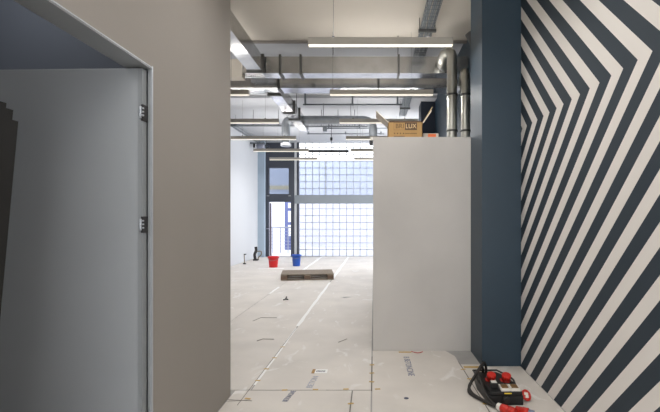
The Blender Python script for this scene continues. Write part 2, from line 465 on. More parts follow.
# ------------------------------------------------------------------ pendant lamps
LAMP_DOWN, FILL_UP = 13, 6.5
def pendant(x0, x1, d, dim, label, group, wires=(.26, 1.24)):
    if d > 7: x0 += .0068*(d-4.45); x1 += .0068*(d-4.45)
    r = thing('linear_pendant_lamp', (x0, d, EYE+1.78), label, 'lamp', group)
    L = x1-x0
    dh = .013 if dim else .007
    b = MB(); b.box(0, L, 0, .055, dh-.0005, .082, .002); local(b.build('lamp_body', 'lamp_body'), r)
    b = MB(); b.box(.004, L-.004, .001, .054, 0, dh); local(b.build('diffuser', 'diffuser_dim' if dim else 'diffuser'), r)
    top = (CH-.05 if d < 6.6 else CH)-(EYE+1.78)
    if 9.75 < d < 10.6: top -= .06
    for wx in wires:
        b = MB(); b.tube([(wx, .0275, .08), (wx, .0275, top)], .002, 6)
        b.box(wx-.012, wx+.012, .016, .04, .08, .1)
        local(b.build('suspension_wire', 'debris'), r)
    for nm, zz, rx, pw in (('lamp_light_down', -.004, 0, LAMP_DOWN), ('ceiling_fill', .088, 180, FILL_UP)):  # the upward light is added to brighten the ceiling
        l = area(nm, (L/2, .0275, zz), (R(rx), 0, 0), L-.02, .045, pw, (1.0, .975, .94)); l.parent = r
    return r
C0, C1, L0, L1 = -.683, .818, -3.33, -1.83
G = 'linear pendant lamps in rows under the ceiling'
pendant(C0, C1, 4.45, False, 'brightly lit linear pendant lamp, the nearest and largest', G)
pendant(-.645, .864, 6.27, True, 'linear pendant lamp just below the rear cross duct, second nearest in middle row', G, (.04, 1.19))
pendant(L0, L1, 6.27, True, 'linear pendant lamp cut by the left wall, nearest of the left row', G)
pendant(C0, C1, 8.14, True, 'linear pendant lamp in middle row hanging just below the horizontal spiral duct', G)
pendant(L0, L1, 8.14, True, 'linear pendant lamp second nearest in the left row', G)
pendant(C0, C1, 9.88, True, 'linear pendant lamp whose right part hides behind the cardboard box', G)
pendant(L0, L1, 9.88, True, 'linear pendant lamp in left row passing in front of the vertical spiral pipe', G)
pendant(C0, C1, 11.69, True, 'linear pendant lamp at right end of the black bar, before the glass blocks', G)
pendant(L0, L1, 11.69, True, 'linear pendant lamp at left end of the black bar, before the dark door frame', G)
pendant(C0, C1, 13.43, True, 'farthest linear pendant lamp in the middle row, low against the glass blocks', G)
pendant(L0, L1, 13.43, True, 'farthest linear pendant lamp in the left row, below the black bar', G)
pendant(C0, C1, 2.62, False, 'added unseen pendant lamp lighting the near corridor, just above the top of the view', G)  # out of view, added to light the near floor and walls
pendant(C0, C1, .79, False, 'added unseen pendant lamp lighting the near corridor, above the viewer', G)  # likewise added overhead out of view for more near light
tb = thing('black_ceiling_bar', (-1.2, 11.8, EYE+1.80), 'thin black bar hanging between two pendant lamps before the glass blocks', 'bar')
m_ = MB(); m_.box(-1.82, C0-.01, 11.78, 11.82, EYE+1.775, EYE+1.84); m_.build('bar', 'black', tb)
m_ = MB(); m_.tube([(-1.17, 11.8, EYE+1.83), (-1.17, 11.8, CH)], .008, 6); m_.box(-1.2, -1.14, 11.77, 11.83, EYE+2.1, EYE+2.18); m_.build('hanger', 'black', tb)

# ------------------------------------------------------------------ ducts
DH = EYE+2.167; DT = EYE+2.40; DL, DR = -1.87, -1.66
def flange_y(p, x0, x1, y, z0, z1, name='flange', t=.035):
    m = MB(); e = .025
    m.box(x0-e, x1+e, y-t/2, y+t/2, z0-e, z0); m.box(x0-e, x1+e, y-t/2, y+t/2, z1, z1+e)
    m.box(x0-e, x0, y-t/2, y+t/2, z0, z1); m.box(x1, x1+e, y-t/2, y+t/2, z0, z1)
    return m.build(name, 'galv_dark', p)
def flange_x(p, x, y0, y1, z0, z1, t=.035):
    m = MB(); e = .025
    m.box(x-t/2, x+t/2, y0-e, y1+e, z0-e, z0); m.box(x-t/2, x+t/2, y0-e, y1+e, z1, z1+e)
    m.box(x-t/2, x+t/2, y0-e, y0, z0, z1); m.box(x-t/2, x+t/2, y1, y1+e, z0, z1)
    return m.build('flange', 'galv_dark', p)
def rods(p, pts, z0):
    for x, y in pts:
        z1 = (CH if y > 6.6 else CH-.05)-(.06 if 9.75 < y < 10.6 else 0)
        m = MB(); m.tube([(x, y, z0), (x, y, z1)], .007, 6); m.build('hanger_rod', 'galv_dark', p)

nd = thing('main_air_duct', (DL, 5, DH), 'rectangular duct along left side, near stretch before the first cross duct', 'duct')
B('duct_body', 'galv', DL, DR, 3.0, 6.44, DH, DT, nd)
flange_y(nd, DL, DR, 6.40, DH, DT); flange_y(nd, DL, DR, 3.6, DH, DT)
rods(nd, [(DL-.04, 6.3), (DL-.04, 3.8)], DH)
d1_ = thing('cross_air_duct', (0, 6.45, EYE+2.16), 'deeper cross duct spanning the room, nearest behind the lit lamp', 'duct')
B('duct_body', 'galv', DR-.02, RW-.01, 6.46, 6.70, EYE+2.16, EYE+2.412, d1_)
for px in (280, 300.5, 398.7): flange_x(d1_, PX(px, 6.45), 6.46, 6.70, EYE+2.16, EYE+2.412, .03)
rods(d1_, [(PX(333, 6.43), 6.43), (PX(398, 6.43), 6.43)], EYE+2.42)
st = thing('air_duct_stub', (-2.1, 6.8, EYE+2.35), 'short stepped duct stub at left end of the nearer cross duct', 'duct')
B('duct_body', 'galv', PX(242, 6.9), DR-.03, 6.91, 7.1, EYE+2.31, EYE+2.47, st)
B('beige_box', 'beige', -2.9, PX(241.6, 6.9), 6.91, 7.1, EYE+2.25, EYE+2.54, st)
rods(st, [(-2.4, 7.0)], EYE+2.54)
d2_ = thing('cross_air_duct', (0, 7.25, EYE+2.175), 'shallower cross duct, rear of the two, above the second lamp', 'duct')
B('duct_body', 'galv', -3.6, 1.3, 7.25, 7.57, EYE+2.175, EYE+2.344, d2_)
for px in (278.5, 378.5): flange_x(d2_, PX(px, 7.25), 7.25, 7.57, EYE+2.175, EYE+2.344, .035)
rods(d2_, [(-2.6, 7.4), (-.7, 7.4), (.9, 7.4)], EYE+2.344)
fd = thing('main_air_duct', (DL, 9, DH), 'rectangular duct along left side, far stretch with pale underside and flanges', 'duct')
B('duct_body', 'galv', DL, DR, 7.60, 10.9, DH, DT, fd)
for yy in (7.62, 8.95, 9.55): flange_y(fd, DL, DR, yy, DH, DT)
rods(fd, [(DR+.045, 8.97), (DL-.045, 8.97)], DH)

# spiral pipes
def arc(c, r, a0, a1, u, v, n=9):
    c = Vector(c); u = Vector(u); v = Vector(v)
    return [c+r*(math.cos(R(a0+(a1-a0)*i/n))*u+math.sin(R(a0+(a1-a0)*i/n))*v) for i in range(n+1)]
def lin_pts(a, b, step):
    a, b = Vector(a), Vector(b); n = max(1, int((b-a).length/step)); return [a.lerp(b, i/n) for i in range(n+1)]
# left branch
sp = thing('spiral_pipe', (-2.08, 10.13, EYE+1.7), 'spiral pipe bending down from the main duct before the dark door frame', 'pipe')
pts = [Vector((DL+.01, 10.13, DH+.115))]+arc((-1.96, 10.13, DH+.0), .115, 90, 180, (1, 0, 0), (0, 0, 1))+lin_pts((-2.075, 10.13, DH-.03), (-2.075, 10.13, EYE+1.74), .05)
m_ = MB(); m_.tube(pts, .1, 20, ribs=2); m_.build('pipe', 'spiral_dull', sp)
m_ = MB(); m_.lathe([(.11, 0), (.125, .01), (.125, .07), (.105, .08)], (-2.075, 10.13, EYE+1.66), 22); m_.build('collar', 'bright_steel', sp)
rods(sp, [(-1.99, 10.13)], DH+.19)
# horizontal run right with an elbow down
sp = thing('spiral_pipe', (-.1, 10.2, EYE+2.3), 'spiral pipe running right from the main duct then bending down above the enclosure corner', 'pipe')
zc = EYE+2.30
pts = lin_pts((DR+.001, 10.2, zc), (-.28, 10.2, zc), .06)+arc((-.26, 10.2, zc-.24), .24, 90, 0, (1, 0, 0), (0, 0, 1))+lin_pts((-.02, 10.2, zc-.26), (-.02, 10.2, EYE+1.82), .06)
m_ = MB(); m_.tube(pts, .098, 20, ribs=2); m_.build('pipe', 'spiral_dull', sp)
rods(sp, [(-1.2, 10.2), (-.55, 10.2)], zc+.09)
# two vertical pipes on the enclosure roof
def riser(x, y, r, ztop, endpt, label, side):
    p = thing('spiral_pipe', (x, y, EZ), label, 'pipe')
    e = Vector(endpt)
    pts = lin_pts((x, y, EZ), (x, y, ztop-.16), .045)+[Vector((x, y, ztop-.08)), Vector((x-.012*side, y+.01, ztop-.035)), Vector((x-.045*side, y+.035, ztop)), Vector((x-.09*side, y+.085, ztop-.01)), Vector((x-.115*side, y+.14, ztop-.05)), Vector((x-.125*side, y+.2, ztop-.11)), e]
    m = MB(); m.tube(pts, r, 20, ribs=2); m.build('pipe', 'spiral', p)
    for zz in (PZ(95, y), PZ(131, y)):
        m = MB(); m.lathe([(r+.003, -.014), (r+.012, -.012), (r+.012, .012), (r+.003, .014)], (x, y, zz), 20)
        m.box(x-.01, x+.01, y+r, y+r+.05, zz-.01, zz+.01)
        m.build('pipe_clamp', 'galv_dark', p)
    return p
riser(PX(452, 6.1), 6.1, .071, PZ(51, 6.1), (PX(445, 6.44), 6.455, EYE+2.25), 'thicker spiral riser pipe with bent top, left of two, on enclosure roof', 1)
x2 = PX(465.5, 5.9)+.01
riser(PX(465.5, 5.9), 5.9, .062, PZ(72, 5.9), (x2, 6.35, EYE+1.88), 'thinner spiral riser pipe beside the navy pillar, right of two', 0)
m_ = MB(); m_.tube([(1.26, 5.7, EYE+2.44), (1.33, 5.7, EYE+2.30), (1.35, 5.7, EYE+2.1), (1.35, 5.7, EYE+1.95)], .06, 16, smooth=4)
tag(m_.build('dark_pipe_elbow', 'galv_dark'), 'dark pipe elbow high in the corner beside the navy pillar', 'pipe')

# ------------------------------------------------------------------ cable trays
def tray_y(name, xc, wd, ya, yb, z, label, brackets, step=.1):
    t = thing(name, (xc, ya, z), label, 'cable tray')
    m = MB()
    n = 7
    for i in range(n+1): 
        x = xc-wd/2+wd*i/n; m.tube([(x, ya, z), (x, yb, z)], .004, 5)
    for x in (xc-wd/2, xc+wd/2): m.tube([(x, ya, z+.05), (x, yb, z+.05)], .005, 5)
    y = ya
    while y < yb:
        m.tube([(xc-wd/2, y, z+.05), (xc-wd/2, y, z), (xc+wd/2, y, z), (xc+wd/2, y, z+.05)], .004, 4); y += step
    m.build('wire_basket', 'tray', t)
    m = MB()
    for i in range(5 if xc > 0 else 1):
        x = xc-wd/2+.02+i*(wd-.04)/4; m.tube([(x, ya, z+.02), (x+random.uniform(-.01, .01), (ya+yb)/2, z+.022), (x, yb, z+.02)], .0125, 8, smooth=4)
    m.build('cable_bundle', 'cable', t)
    for yy in brackets:
        m = MB(); m.box(xc-wd/2-.035, xc+wd/2+.035, yy-.02, yy+.02, z-.045, z-.008)
        zt_ = (CH if yy > 6.6 else CH-.05)-(.06 if 9.75 < yy < 10.6 else 0)
        for s in (-1, 1): m.tube([(xc+s*(wd/2+.02), yy, z-.045), (xc+s*(wd/2+.02), yy, zt_)], .005, 6)
        m.build('bracket', 'galv_dark', t)
    return t
tray_y('wire_cable_tray', .725, .17, 2.2, 10.9, EYE+2.56, 'wire mesh cable tray running overhead from front, right of the lit lamp wire', (5.85, 8.0, 10.04))
tray_y('wire_cable_tray', -3.85, .2, 8.9, 15.5, EYE+2.5, 'wire cable tray high along the white left wall', (9.0, 11.6, 14.9), .15)
def tray_x(xa, xb, y, z, label):
    t = thing('wire_cable_tray', (xa, y, z), label, 'cable tray')
    m = MB()
    for k in range(4): m.tube([(xa, y+.04*k, z), (xb, y+.04*k, z)], .005, 5)
    for k in range(1): m.tube([(xa, y, z+.05), (xb, y, z+.05)], .005, 5); m.tube([(xa, y+.12, z+.05), (xb, y+.12, z+.05)], .005, 5)
    x = xa
    while x < xb: m.tube([(x, y, z+.05), (x, y, z), (x, y+.12, z), (x, y+.12, z+.05)], .004, 4); x += .075
    m.build('wire_basket', 'tray', t)
    rods(t, [(xx, y+.06) for xx in (xa+.4, (xa+xb)/2, xb-.4)], z)
    return t
tray_x(-4.15, -2.06, 11.0, PZ(125.3, 11.0), 'wire tray crossing left of the main duct')
tray_x(-1.75, -.1, 11.0, PZ(126, 11.0), 'wire tray crossing behind the horizontal spiral pipe')
def conduit(xa, xb, py, d, label, box=None):
    t = thing('ceiling_conduit', (xa, d, PZ(py, d)), label, 'pipe')
    z = PZ(py, d); m = MB(); m.tube([(xa, d, z), (xb, d, z)], .018, 8); m.build('tube', 'tray', t)
    for xx in (xa+.05, (xa+xb)/2, xb-.1):
        m = MB(); m.box(xx-.02, xx+.02, d-.02, d+.02, z-.02, CH); m.build('clip', 'tray', t)
    if box: m = MB(); m.box(xa-.12, xa+.0, d-.06, d+.06, z-.1, z+.06, .01); m.build('junction_box', 'tray', t)
conduit(PX(327, 12.8), PX(392, 12.8), 128.3, 12.8, 'grey conduit with a junction box under the ceiling', True)
conduit(PX(307, 13.9), PX(384, 13.9), 133.8, 13.9, 'thin grey conduit under the ceiling just before the glass blocks')
conduit(PX(303, 9.6), PX(402, 9.6), 104.5, 9.6, 'thin conduit below the shallow ceiling step')

# small fixtures
sb = thing('wall_spotlight', (-3.98, 14.6, PZ(147, 14.6)), 'small silvery spotlight high on white wall beside the dark door frame', 'spotlight')
m_ = MB(); m_.box(WX, -3.7, 14.55, 14.65, PZ(144, 14.6), PZ(142.6, 14.6)); m_.build('arm', 'tray', sb)
m_ = MB(); m_.lathe([(.05, -.14), (.1, -.12), (.1, .1), (.06, .14)], (-3.85, 14.6, PZ(146.5, 14.6)), 18, 'x'); m_.build('head', 'rail', sb)
m_ = MB(); m_.box(-4.08, -4.02, 14.5, 14.56, PZ(148, 14.6), PZ(144, 14.6)); m_.build('clip', 'black', sb)
sc_ = thing('small_floodlight', (-.03, 4.8, EYE+.8), 'small white floodlight clipped on the enclosure top corner', 'floodlight')
m_ = MB(); m_.box(-.052, -.012, 4.75, 4.82, EYE+.80, EYE+.845, .004); m_.build('housing', 'black', sc_)
m_ = MB(); m_.box(-.04, -.012, 4.74, 4.82, EYE+.846, EYE+.885, .004); m_.build('bracket', 'white_plastic', sc_)

# ------------------------------------------------------------------ cardboard box on the roof
bx0, bx1, by0, by1, bz0, bz1 = .157, .536, 4.76, 5.08, EZ, EZ+.181
cb = thing('cardboard_box', ((bx0+bx1)/2, (by0+by1)/2, EZ), 'open brown cardboard box with printed brand panel on enclosure roof', 'box')
m_ = MB(); t_ = .005
m_.box(bx0, bx1, by0, by0+t_, bz0, bz1); m_.box(bx0, bx1, by1-t_, by1, bz0, bz1)
m_.box(bx0, bx0+t_, by0, by1, bz0, bz1); m_.box(bx1-t_, bx1, by0, by1, bz0, bz1); m_.box(bx0, bx1, by0, by1, bz0, bz0+t_)
m_.build('carton', 'card', cb)
m_ = MB(); m_.prism([(bx0, bz1), (bx0-.135, bz1+.125), (bx0-.13, bz1+.131), (bx0+.006, bz1+.006)], 'y', by0+.005, by1-.01); m_.build('flap', 'card_pale', cb)
m_ = MB(); m_.prism([(bx1, bz1), (bx1+.108, bz1+.175), (bx1+.115, bz1+.171), (bx1+.007, bz1-.004)], 'y', by0+.005, by1-.01); m_.build('flap', 'card_olive', cb)
m_ = MB(); m_.prism([(bx1+.006, bz1), (bx1+.098, bz1+.135), (bx1+.106, bz1+.131), (bx1+.014, bz1-.004)], 'y', by0, by0+.004); m_.build('flap_edge', 'card_pale', cb)
m_ = MB(); m_.prism([(by1, bz1), (by1+.09, bz1+.075), (by1+.086, bz1+.08), (by1-.005, bz1+.005)], 'x', bx0+.01, bx1-.01); m_.build('flap', 'card_pale', cb)
m_ = MB(); m_.box(bx0+.012, bx1-.012, by0+.006, by0+.012, bz1-.01, bz1+.018); m_.build('interior_shade', 'print_brown', cb)  # dark strip standing for the shaded inside of the open box
rot = Matrix.Rotation(R(90), 3, 'X')
def bxp(px): return (px-374)*by0/F
def bzp(py): return EYE+(217-py)*by0/F
yf = by0-.0006
fr = MB(); xa, xm, xb, za, zb = bxp(393.8), bxp(405), bxp(417), bzp(130), bzp(122.6)
fr.box(xa, xm, yf, by0, zb-.002, zb); fr.box(xa, xm, yf, by0, za, za+.002); fr.box(xa, xa+.002, yf, by0, za, zb)
fr.build('printed_frame', 'print_brown', cb)
m_ = MB(); m_.box(xm, xb, yf, by0, za, zb); m_.build('printed_panel', 'print_brown', cb)
tt = text('BRI', .07, 'print_brown', ((xa+xm)/2+.004, yf, (za+zb)/2), rot, name='lettering', sx=.98); tt.parent = cb; tt.matrix_parent_inverse = Matrix.Translation(-cb.location)
tt = text('LUX', .07, 'print_tan', ((xm+xb)/2, yf-.0006, (za+zb)/2), rot, name='lettering', sx=.9); tt.parent = cb; tt.matrix_parent_inverse = Matrix.Translation(-cb.location)
for k in range(4):
    xs = bxp(394.5+3*k); zs = bzp(133.4)
    m_ = MB(); m_.prism([(xs+(.011 if i % 2 == 0 else .005)*math.sin(i*math.pi/5), zs+(.011 if i % 2 == 0 else .005)*math.cos(i*math.pi/5)) for i in range(10)], 'y', yf, by0)
    m_.build('printed_star', 'print_brown', cb)
m_ = MB()
for k in range(11): m_.box(bxp(405.2+k*1.1), bxp(405.9+k*1.1), yf, by0, bzp(133.9), bzp(133.0))
for k in range(9): m_.box(bxp(394+k*1.2), bxp(394.9+k*1.2), yf, by0, bzp(136.8), bzp(135.9))
m_.build('fine_print', 'print_brown', cb)
wb = thing('white_carton', (.6, 4.95, EZ), 'low white carton with an orange label right of the cardboard box', 'box')
m_ = MB(); m_.box(.56, PX(438.5, 4.9), 4.9, 5.12, EZ, EZ+.088, .002); m_.build('carton', 'card_pale', wb)
m_ = MB(); m_.box(PX(428, 4.9), PX(436, 4.9), 4.8985, 4.9, EZ+.01, EZ+.08); m_.build('orange_label', 'orange', wb)

# ------------------------------------------------------------------ floor sheets
SH = .004
def line_x(x0, y0_, x1, y1_, y): return x0+(x1-x0)*(y-y0_)/(y1_-y0_)
A = (-1.03, 3.36); Bq = (-.925, 15.7)
def LX(y): return line_x(A[0], A[1], Bq[0], Bq[1], y)
def L2(y): return line_x(-1.97, 8.0, -1.9, 15.7, y)
JY = 3.59
def sheet(pts, label, name='floor_sheet', m='sheet', z0=0, z1=SH):
    q = MB(); q.prism(pts, 'z', z0, z1)
    return tag(q.build(name, m), label, 'floor sheet', 'white protective sheets covering the floor')
g = .006
sheet([(LW+.01, -2.5), (-.18-g, -2.5), (-.18-g, JY-g), (LW+.01, JY-g)], 'white protective sheet at lower left, below the long crosswise joint')
sheet([(-.18+g, 2.99), (-.02-g, 2.99), (-.02-g, JY-g), (-.18+g, JY-g)], 'small white sheet piece beside the joint crossing')
sheet([(-.18+g, -2.5), (RW-.01, -2.5), (RW-.01, 2.98), (-.18+g, 2.98)], 'white protective sheet closest to the viewer at lower right')
sheet([(-.02+g, 2.99), (.855, 2.99), (.84, EY-.18), (.77, EY-.004), (-.02+g, EY-.004)], 'white sheet with stamped lettering in front of the plasterboard enclosure')
sheet([(LX(JY)+g, JY+g), (-.02-g, JY+g), (-.02-g, FAR-.06), (LX(FAR)+g*3, FAR-.06)], 'long white sheet down the hall between long joint and enclosure')
sheet([(L2(3.6)+g, 3.6), (LX(3.6)-g, 3.6), (LX(FAR)-3*g, FAR-.06), (L2(FAR)+g, FAR-.06)], 'white sheet left of the long floor joint with pallet on it')
sheet([(WX+.01, 3.6), (L2(3.6)-g, 3.6), (L2(FAR)-g, FAR-.3), (WX+.3, FAR-.3), (WX+.01, FAR-.4)], 'white sheet along the white left wall carrying both buckets')
sheet([(.1, 7.65), (3.9, 7.65), (3.9, FAR-.06), (.0, FAR-.06), (.0, 7.65)], 'white sheet behind the enclosure')
sheet([(.865, 3.02), (RW-.01, 3.02), (RW-.01, 4.165), (1.04, 4.165), (1.04, 4.22), (.852, 4.22)], 'white sheet under the power distributor between pillar and striped wall')
def tape(pts, wdt, label, m='white_tape_and_sun', name='white_tape_and_sun', group='white tape strips on the floor joints and a strip of sunlight', z=SH+.0008):
    q = MB(); pts = [Vector((x, y, 0)) for x, y in pts]
    L = []; Rr = []
    for i, p in enumerate(pts):
        d = (pts[min(i+1, len(pts)-1)]-pts[max(0, i-1)]).normalized(); nn = Vector((-d.y, d.x, 0))
        ww = wdt*random.uniform(.8, 1.15)/2
        L.append((p+nn*ww)[:2]); Rr.append((p-nn*ww)[:2])
    q.prism(L+Rr[::-1], 'z', SH, z)
    return tag(q.build(name, m), label, 'tape', group)
def seq(f, a, b, n): return [(f(a+(b-a)*i/n)+random.uniform(-.006, .006), a+(b-a)*i/n) for i in range(n+1)]
tape(seq(LX, 5.7, 9.5, 14), .05, 'white tape strip on the floor in front of the pallet, on the long joint')
tape(seq(LX, 10.0, 15.6, 10), .07, 'white tape strip behind the pallet ending under the glass blocks, right of two')
tape(seq(L2, 10.9, 15.6, 8), .07, 'white tape strip behind the pallet ending under the glass blocks, left of two')
tape(seq(L2, 8.1, 8.9, 4), .05, 'short white tape dash on the floor left of and before the pallet')
tape([(PX(258, 12.1), 12.12), (PX(284, 12.1), 12.1)], .16, 'wide strip of sunlight laid in white across the floor in front of the red bucket')  # white strip laid in place of a sunlit line on the floor
tape(seq(LX, 3.7, 5.6, 8), .022, 'thin white filler strip along the near end of the long joint')
# dark lines of the joints
m_ = MB()
def ln(x0, y0_, x1, y1_, w_=.004):
    d = Vector((x1-x0, y1_-y0_)).normalized(); n_ = Vector((-d.y, d.x))*w_/2
    m_.prism([(x0+n_.x, y0_+n_.y), (x1+n_.x, y1_+n_.y), (x1-n_.x, y1_-n_.y), (x0-n_.x, y0_-n_.y)], 'z', SH+.0009, SH+.0013)
ln(-1.05, 3.3, LX(5.6), 5.6, .005); ln(-1.03, JY, -.75, JY); ln(-.66, JY, -.5, JY); ln(-.4, JY, -.02, JY)
ln(-.02, JY-.02, -.02, EY-.2, .008); ln(-.18, 3.1, -.18, JY-.02, .004); ln(.842, 4.3, .86, 3.0, .005)
jt = m_.build('floor_joint_line', 'joint'); struct(jt)
m_ = MB(); ln(-1.166+.01, 3.40, -.96, 3.38, .009); ln(-1.16, 3.37, -1.0, 3.39, .004)
tag(m_.build('dark_strip', 'joint'), 'thin dark strip lying on the floor at the end of the left wall', 'strip')
# yellow tape bits
yt = [((-1.005, 3.42), 'lowest yellow tape bit on the long diagonal joint'), ((LX(3.80), 3.80), 'yellow tape bit on diagonal joint just above the crosswise joint'),
      ((LX(4.09), 4.09), 'yellow tape bit on diagonal joint, third from its lower end'), ((LX(4.41), 4.41), 'yellow tape bit on diagonal joint, fourth from its lower end'),
      ((LX(4.78), 4.78), 'highest yellow tape bit on the diagonal joint'), ((-.745, JY), 'yellow tape bit on the crosswise joint, leftmost'),
      ((-.49, JY+.01), 'yellow tape bit on crosswise joint below the printed paper'), ((-.235, JY+.02), 'yellow tape bit near the right end of crosswise joint'),
      ((.03, JY+.02), 'yellow tape bit right of the joint crossing'), ((-.02, 3.77), 'yellow tape bit just above the joint crossing'), ((-.02, 3.98), 'second yellow tape bit above the joint crossing'),
      ((-.02, 4.2), 'yellow tape bit highest beside the enclosure corner'), ((-.18, 3.33), 'yellow tape bit on the short joint at bottom of the photo'),
      ((.845, 4.08), 'yellow tape bit on joint left of the power distributor, topmost'), ((.855, 3.84), 'yellow tape bit on joint left of the black cable'),
      ((.865, 3.33), 'yellow tape bit on the joint below the black cable')]
for (p, lab) in yt:
    a = random.uniform(-.25, .25); q = MB(); q.box(-.023, .023, -.012, .012, SH+.0014, SH+.0022)
    o = q.build('yellow_tape', 'yellow', None, Matrix.Translation((p[0], p[1], 0)) @ Matrix.Rotation(a, 4, 'Z')); tag(o, lab, 'tape', 'yellow tape bits on the floor joints')
o = B('yellow_tape', 'yellow', .865, 1.03, 4.12, 4.165, SH, SH+.0012); tag(o, 'longest yellow tape strip, on floor before the navy pillar', 'tape', 'yellow tape bits on the floor joints')
o = B('yellow_tape', 'yellow', .265, .40, EY-.07, EY-.035, SH, SH+.0012); tag(o, 'yellow tape strip at the foot of the enclosure', 'tape', 'yellow tape bits on the floor joints')
q = MB(); q.tube([(.40, EY-.05, .012), (.44, EY-.09, .012), (.47, EY-.10, .012), (.52, EY-.07, .014)], .004, 6, smooth=3)
tag(q.build('red_wire', 'red'), 'short red wire at the foot of the enclosure', 'wire')
# stamped lettering on sheets
Rz = lambda a: Matrix.Rotation(R(a), 3, 'Z')
def stamp(body, size, m, x, y, a, sx, label, name='stamped_lettering'):
    o = text(body, size, m, (x, y, SH+.0012), Rz(a), name=name, sx=sx)
    return tag(o, label, 'lettering')
stamp('BETONCINE', .062, 'ink', PX(290, 3.49), 3.47, 81, .62, 'blue stamped lettering on the nearest sheet below the crosswise joint')
stamp('B BETONCINE', .085, 'ink', .335, 4.18, -89, 1.0, 'blue stamped lettering on the sheet in front of the enclosure')
stamp('BETON', .075, 'ink_faint', PX(313, 3.78), 3.77, 85, 1.1, 'faint blue stamped lettering below the small printed paper')
q = MB(); q.lathe([(.020, 0), (.020, .001)], (PX(406.3, 3.43), 3.43, SH), 18); tag(q.build('round_mark', 'ink_dark'), 'small round dark mark on the sheet before the enclosure', 'mark')
pp = thing('printed_paper', (PX(320, 4.0), 4.0, SH), 'small printed paper slip with orange end on the floor', 'paper')
q = MB(); q.box(PX(315, 4.03), PX(327.5, 4.03), 3.98, 4.08, SH, SH+.001); q.build('slip', 'white_tape_and_sun', pp)
q = MB(); q.box(PX(312, 4.03), PX(315, 4.03), 3.975, 4.085, SH, SH+.001); q.build('orange_end', 'card', pp)
q = MB()
for k in range(7): q.box(PX(316.5+k*1.3, 4.03), PX(317.3+k*1.3, 4.03), 4.01, 4.05, SH+.001, SH+.0014)
q.build('print', 'ink_dark', pp)
# pencil marks, debris
def mark(pts, label):
    q = MB(); q.tube([(x, y, SH+.003) for x, y in pts], .0035, 5); tag(q.build('wire_offcut', 'offcut'), label, 'wire', 'wire offcuts on the floor')
def fp(px, py): d = EYE*F/(py-217); return ((px-374)*d/F, d)
mark([fp(253, 321.5), fp(261, 318), fp(277, 318.2)], 'thin wire offcut on the floor, farther of two at left')
mark([fp(257, 341.5), fp(263, 339.5), fp(274, 339.8)], 'thin wire offcut on the floor, nearer of two at left')
mark([fp(338.5, 342.8), fp(347, 339.5)], 'short straight wire offcut on the floor right of the diagonal joint')
x, y = fp(286.3, 300.5)
q = MB(); q.tube([(x-.045, y-.02, SH+.012), (x-.01, y+.02, SH+.018), (x+.03, y, SH+.014)], .011, 6, smooth=3); q.tube([(x-.01, y, SH+.02), (x, y+.03, SH+.06)], .012, 6)
tag(q.build('dark_scrap', 'debris'), 'small dark scrap lying on the floor before the pallet', 'scrap')
for (px, py, lab) in ((355, 271, 'white plaster smear on the floor right of the pallet'), (346.5, 297, 'white plaster smear on the floor nearer than pallet')):
    x, y = fp(px, py); q = MB()
    q.prism([(x-.1, y-.03), (x+.06, y-.05), (x+.12, y+.02), (x+.04, y+.0), (x+.02, y-.12), (x-.01, y-.12), (x, y)][::-1], 'z', SH, SH+.001)
    tag(q.build('plaster_smear', 'white_tape_and_sun'), lab, 'smear', 'plaster smears')

# ------------------------------------------------------------------ pallet (1.2 x 0.8 x 0.144)
pl = thing('wooden_pallet', (PX(281, 9.78), 9.75, SH), 'weathered wooden pallet lying on the hall floor', 'pallet', rz=R(9))
for k, (ya, wd) in enumerate(((0, .145), (.185, .1), (.3275, .145), (.515, .1), (.655, .145))):
    q = MB(); q.box(0, 1.2, ya, ya+wd, .122, .144, .003); local(q.build('deck_board', 'wood'), pl)
for xa in (0, .5275, 1.055):
    q = MB(); q.box(xa, xa+.145, 0, .8, .1, .122); local(q.build('stringer_board', 'wood'), pl)
    for ya in (0, .3275, .655):
        q = MB(); q.box(xa, xa+.145, ya, ya+.145, .022, .1); local(q.build('block', 'wood_dark'), pl)
for ya in (0, .35, .7):
    q = MB(); q.box(0, 1.2, ya, ya+.1, 0, .022); local(q.build('bottom_board', 'wood'), pl)

# ------------------------------------------------------------------ buckets
def bucket(x, y, r, h, m, label, hang):
    t = thing('bucket', (x, y, SH), label, 'bucket', 'plastic buckets')
    q = MB(); q.lathe([(r*.78, 0), (r*.8, .006), (r*.98, h-.03), (r*1.04, h-.028), (r*1.04, h-.006), (r*1.0, h), (r*.96, h), (r*.93, h-.03), (r*.74, .012)], (0, 0, 0), 32)
    local(q.build('pail', m), t)
    q = MB(); q.tube([(r*1.03*math.cos(a), -.9*r*math.sin(a)*.2-hang*math.sin(a), h-.02-.09*math.sin(a)) for a in [math.pi*i/14 for i in range(15)]], .005, 6)
    local(q.build('handle', 'tray'), t)
    for s in (-1, 1):
        q = MB(); q.box(s*r*1.04-.012, s*r*1.04+.012, -.02, .02, h-.05, h-.01, .003); local(q.build('lug', m), t)
bucket(PX(273.8, 12.45), 12.4, .148, .31, 'red_bucket', 'red plastic bucket on floor near the open door', .135)
bucket(PX(296.6, 12.75), 12.72, .132, .335, 'blue_bucket', 'blue plastic bucket on floor right of the red one', .12)

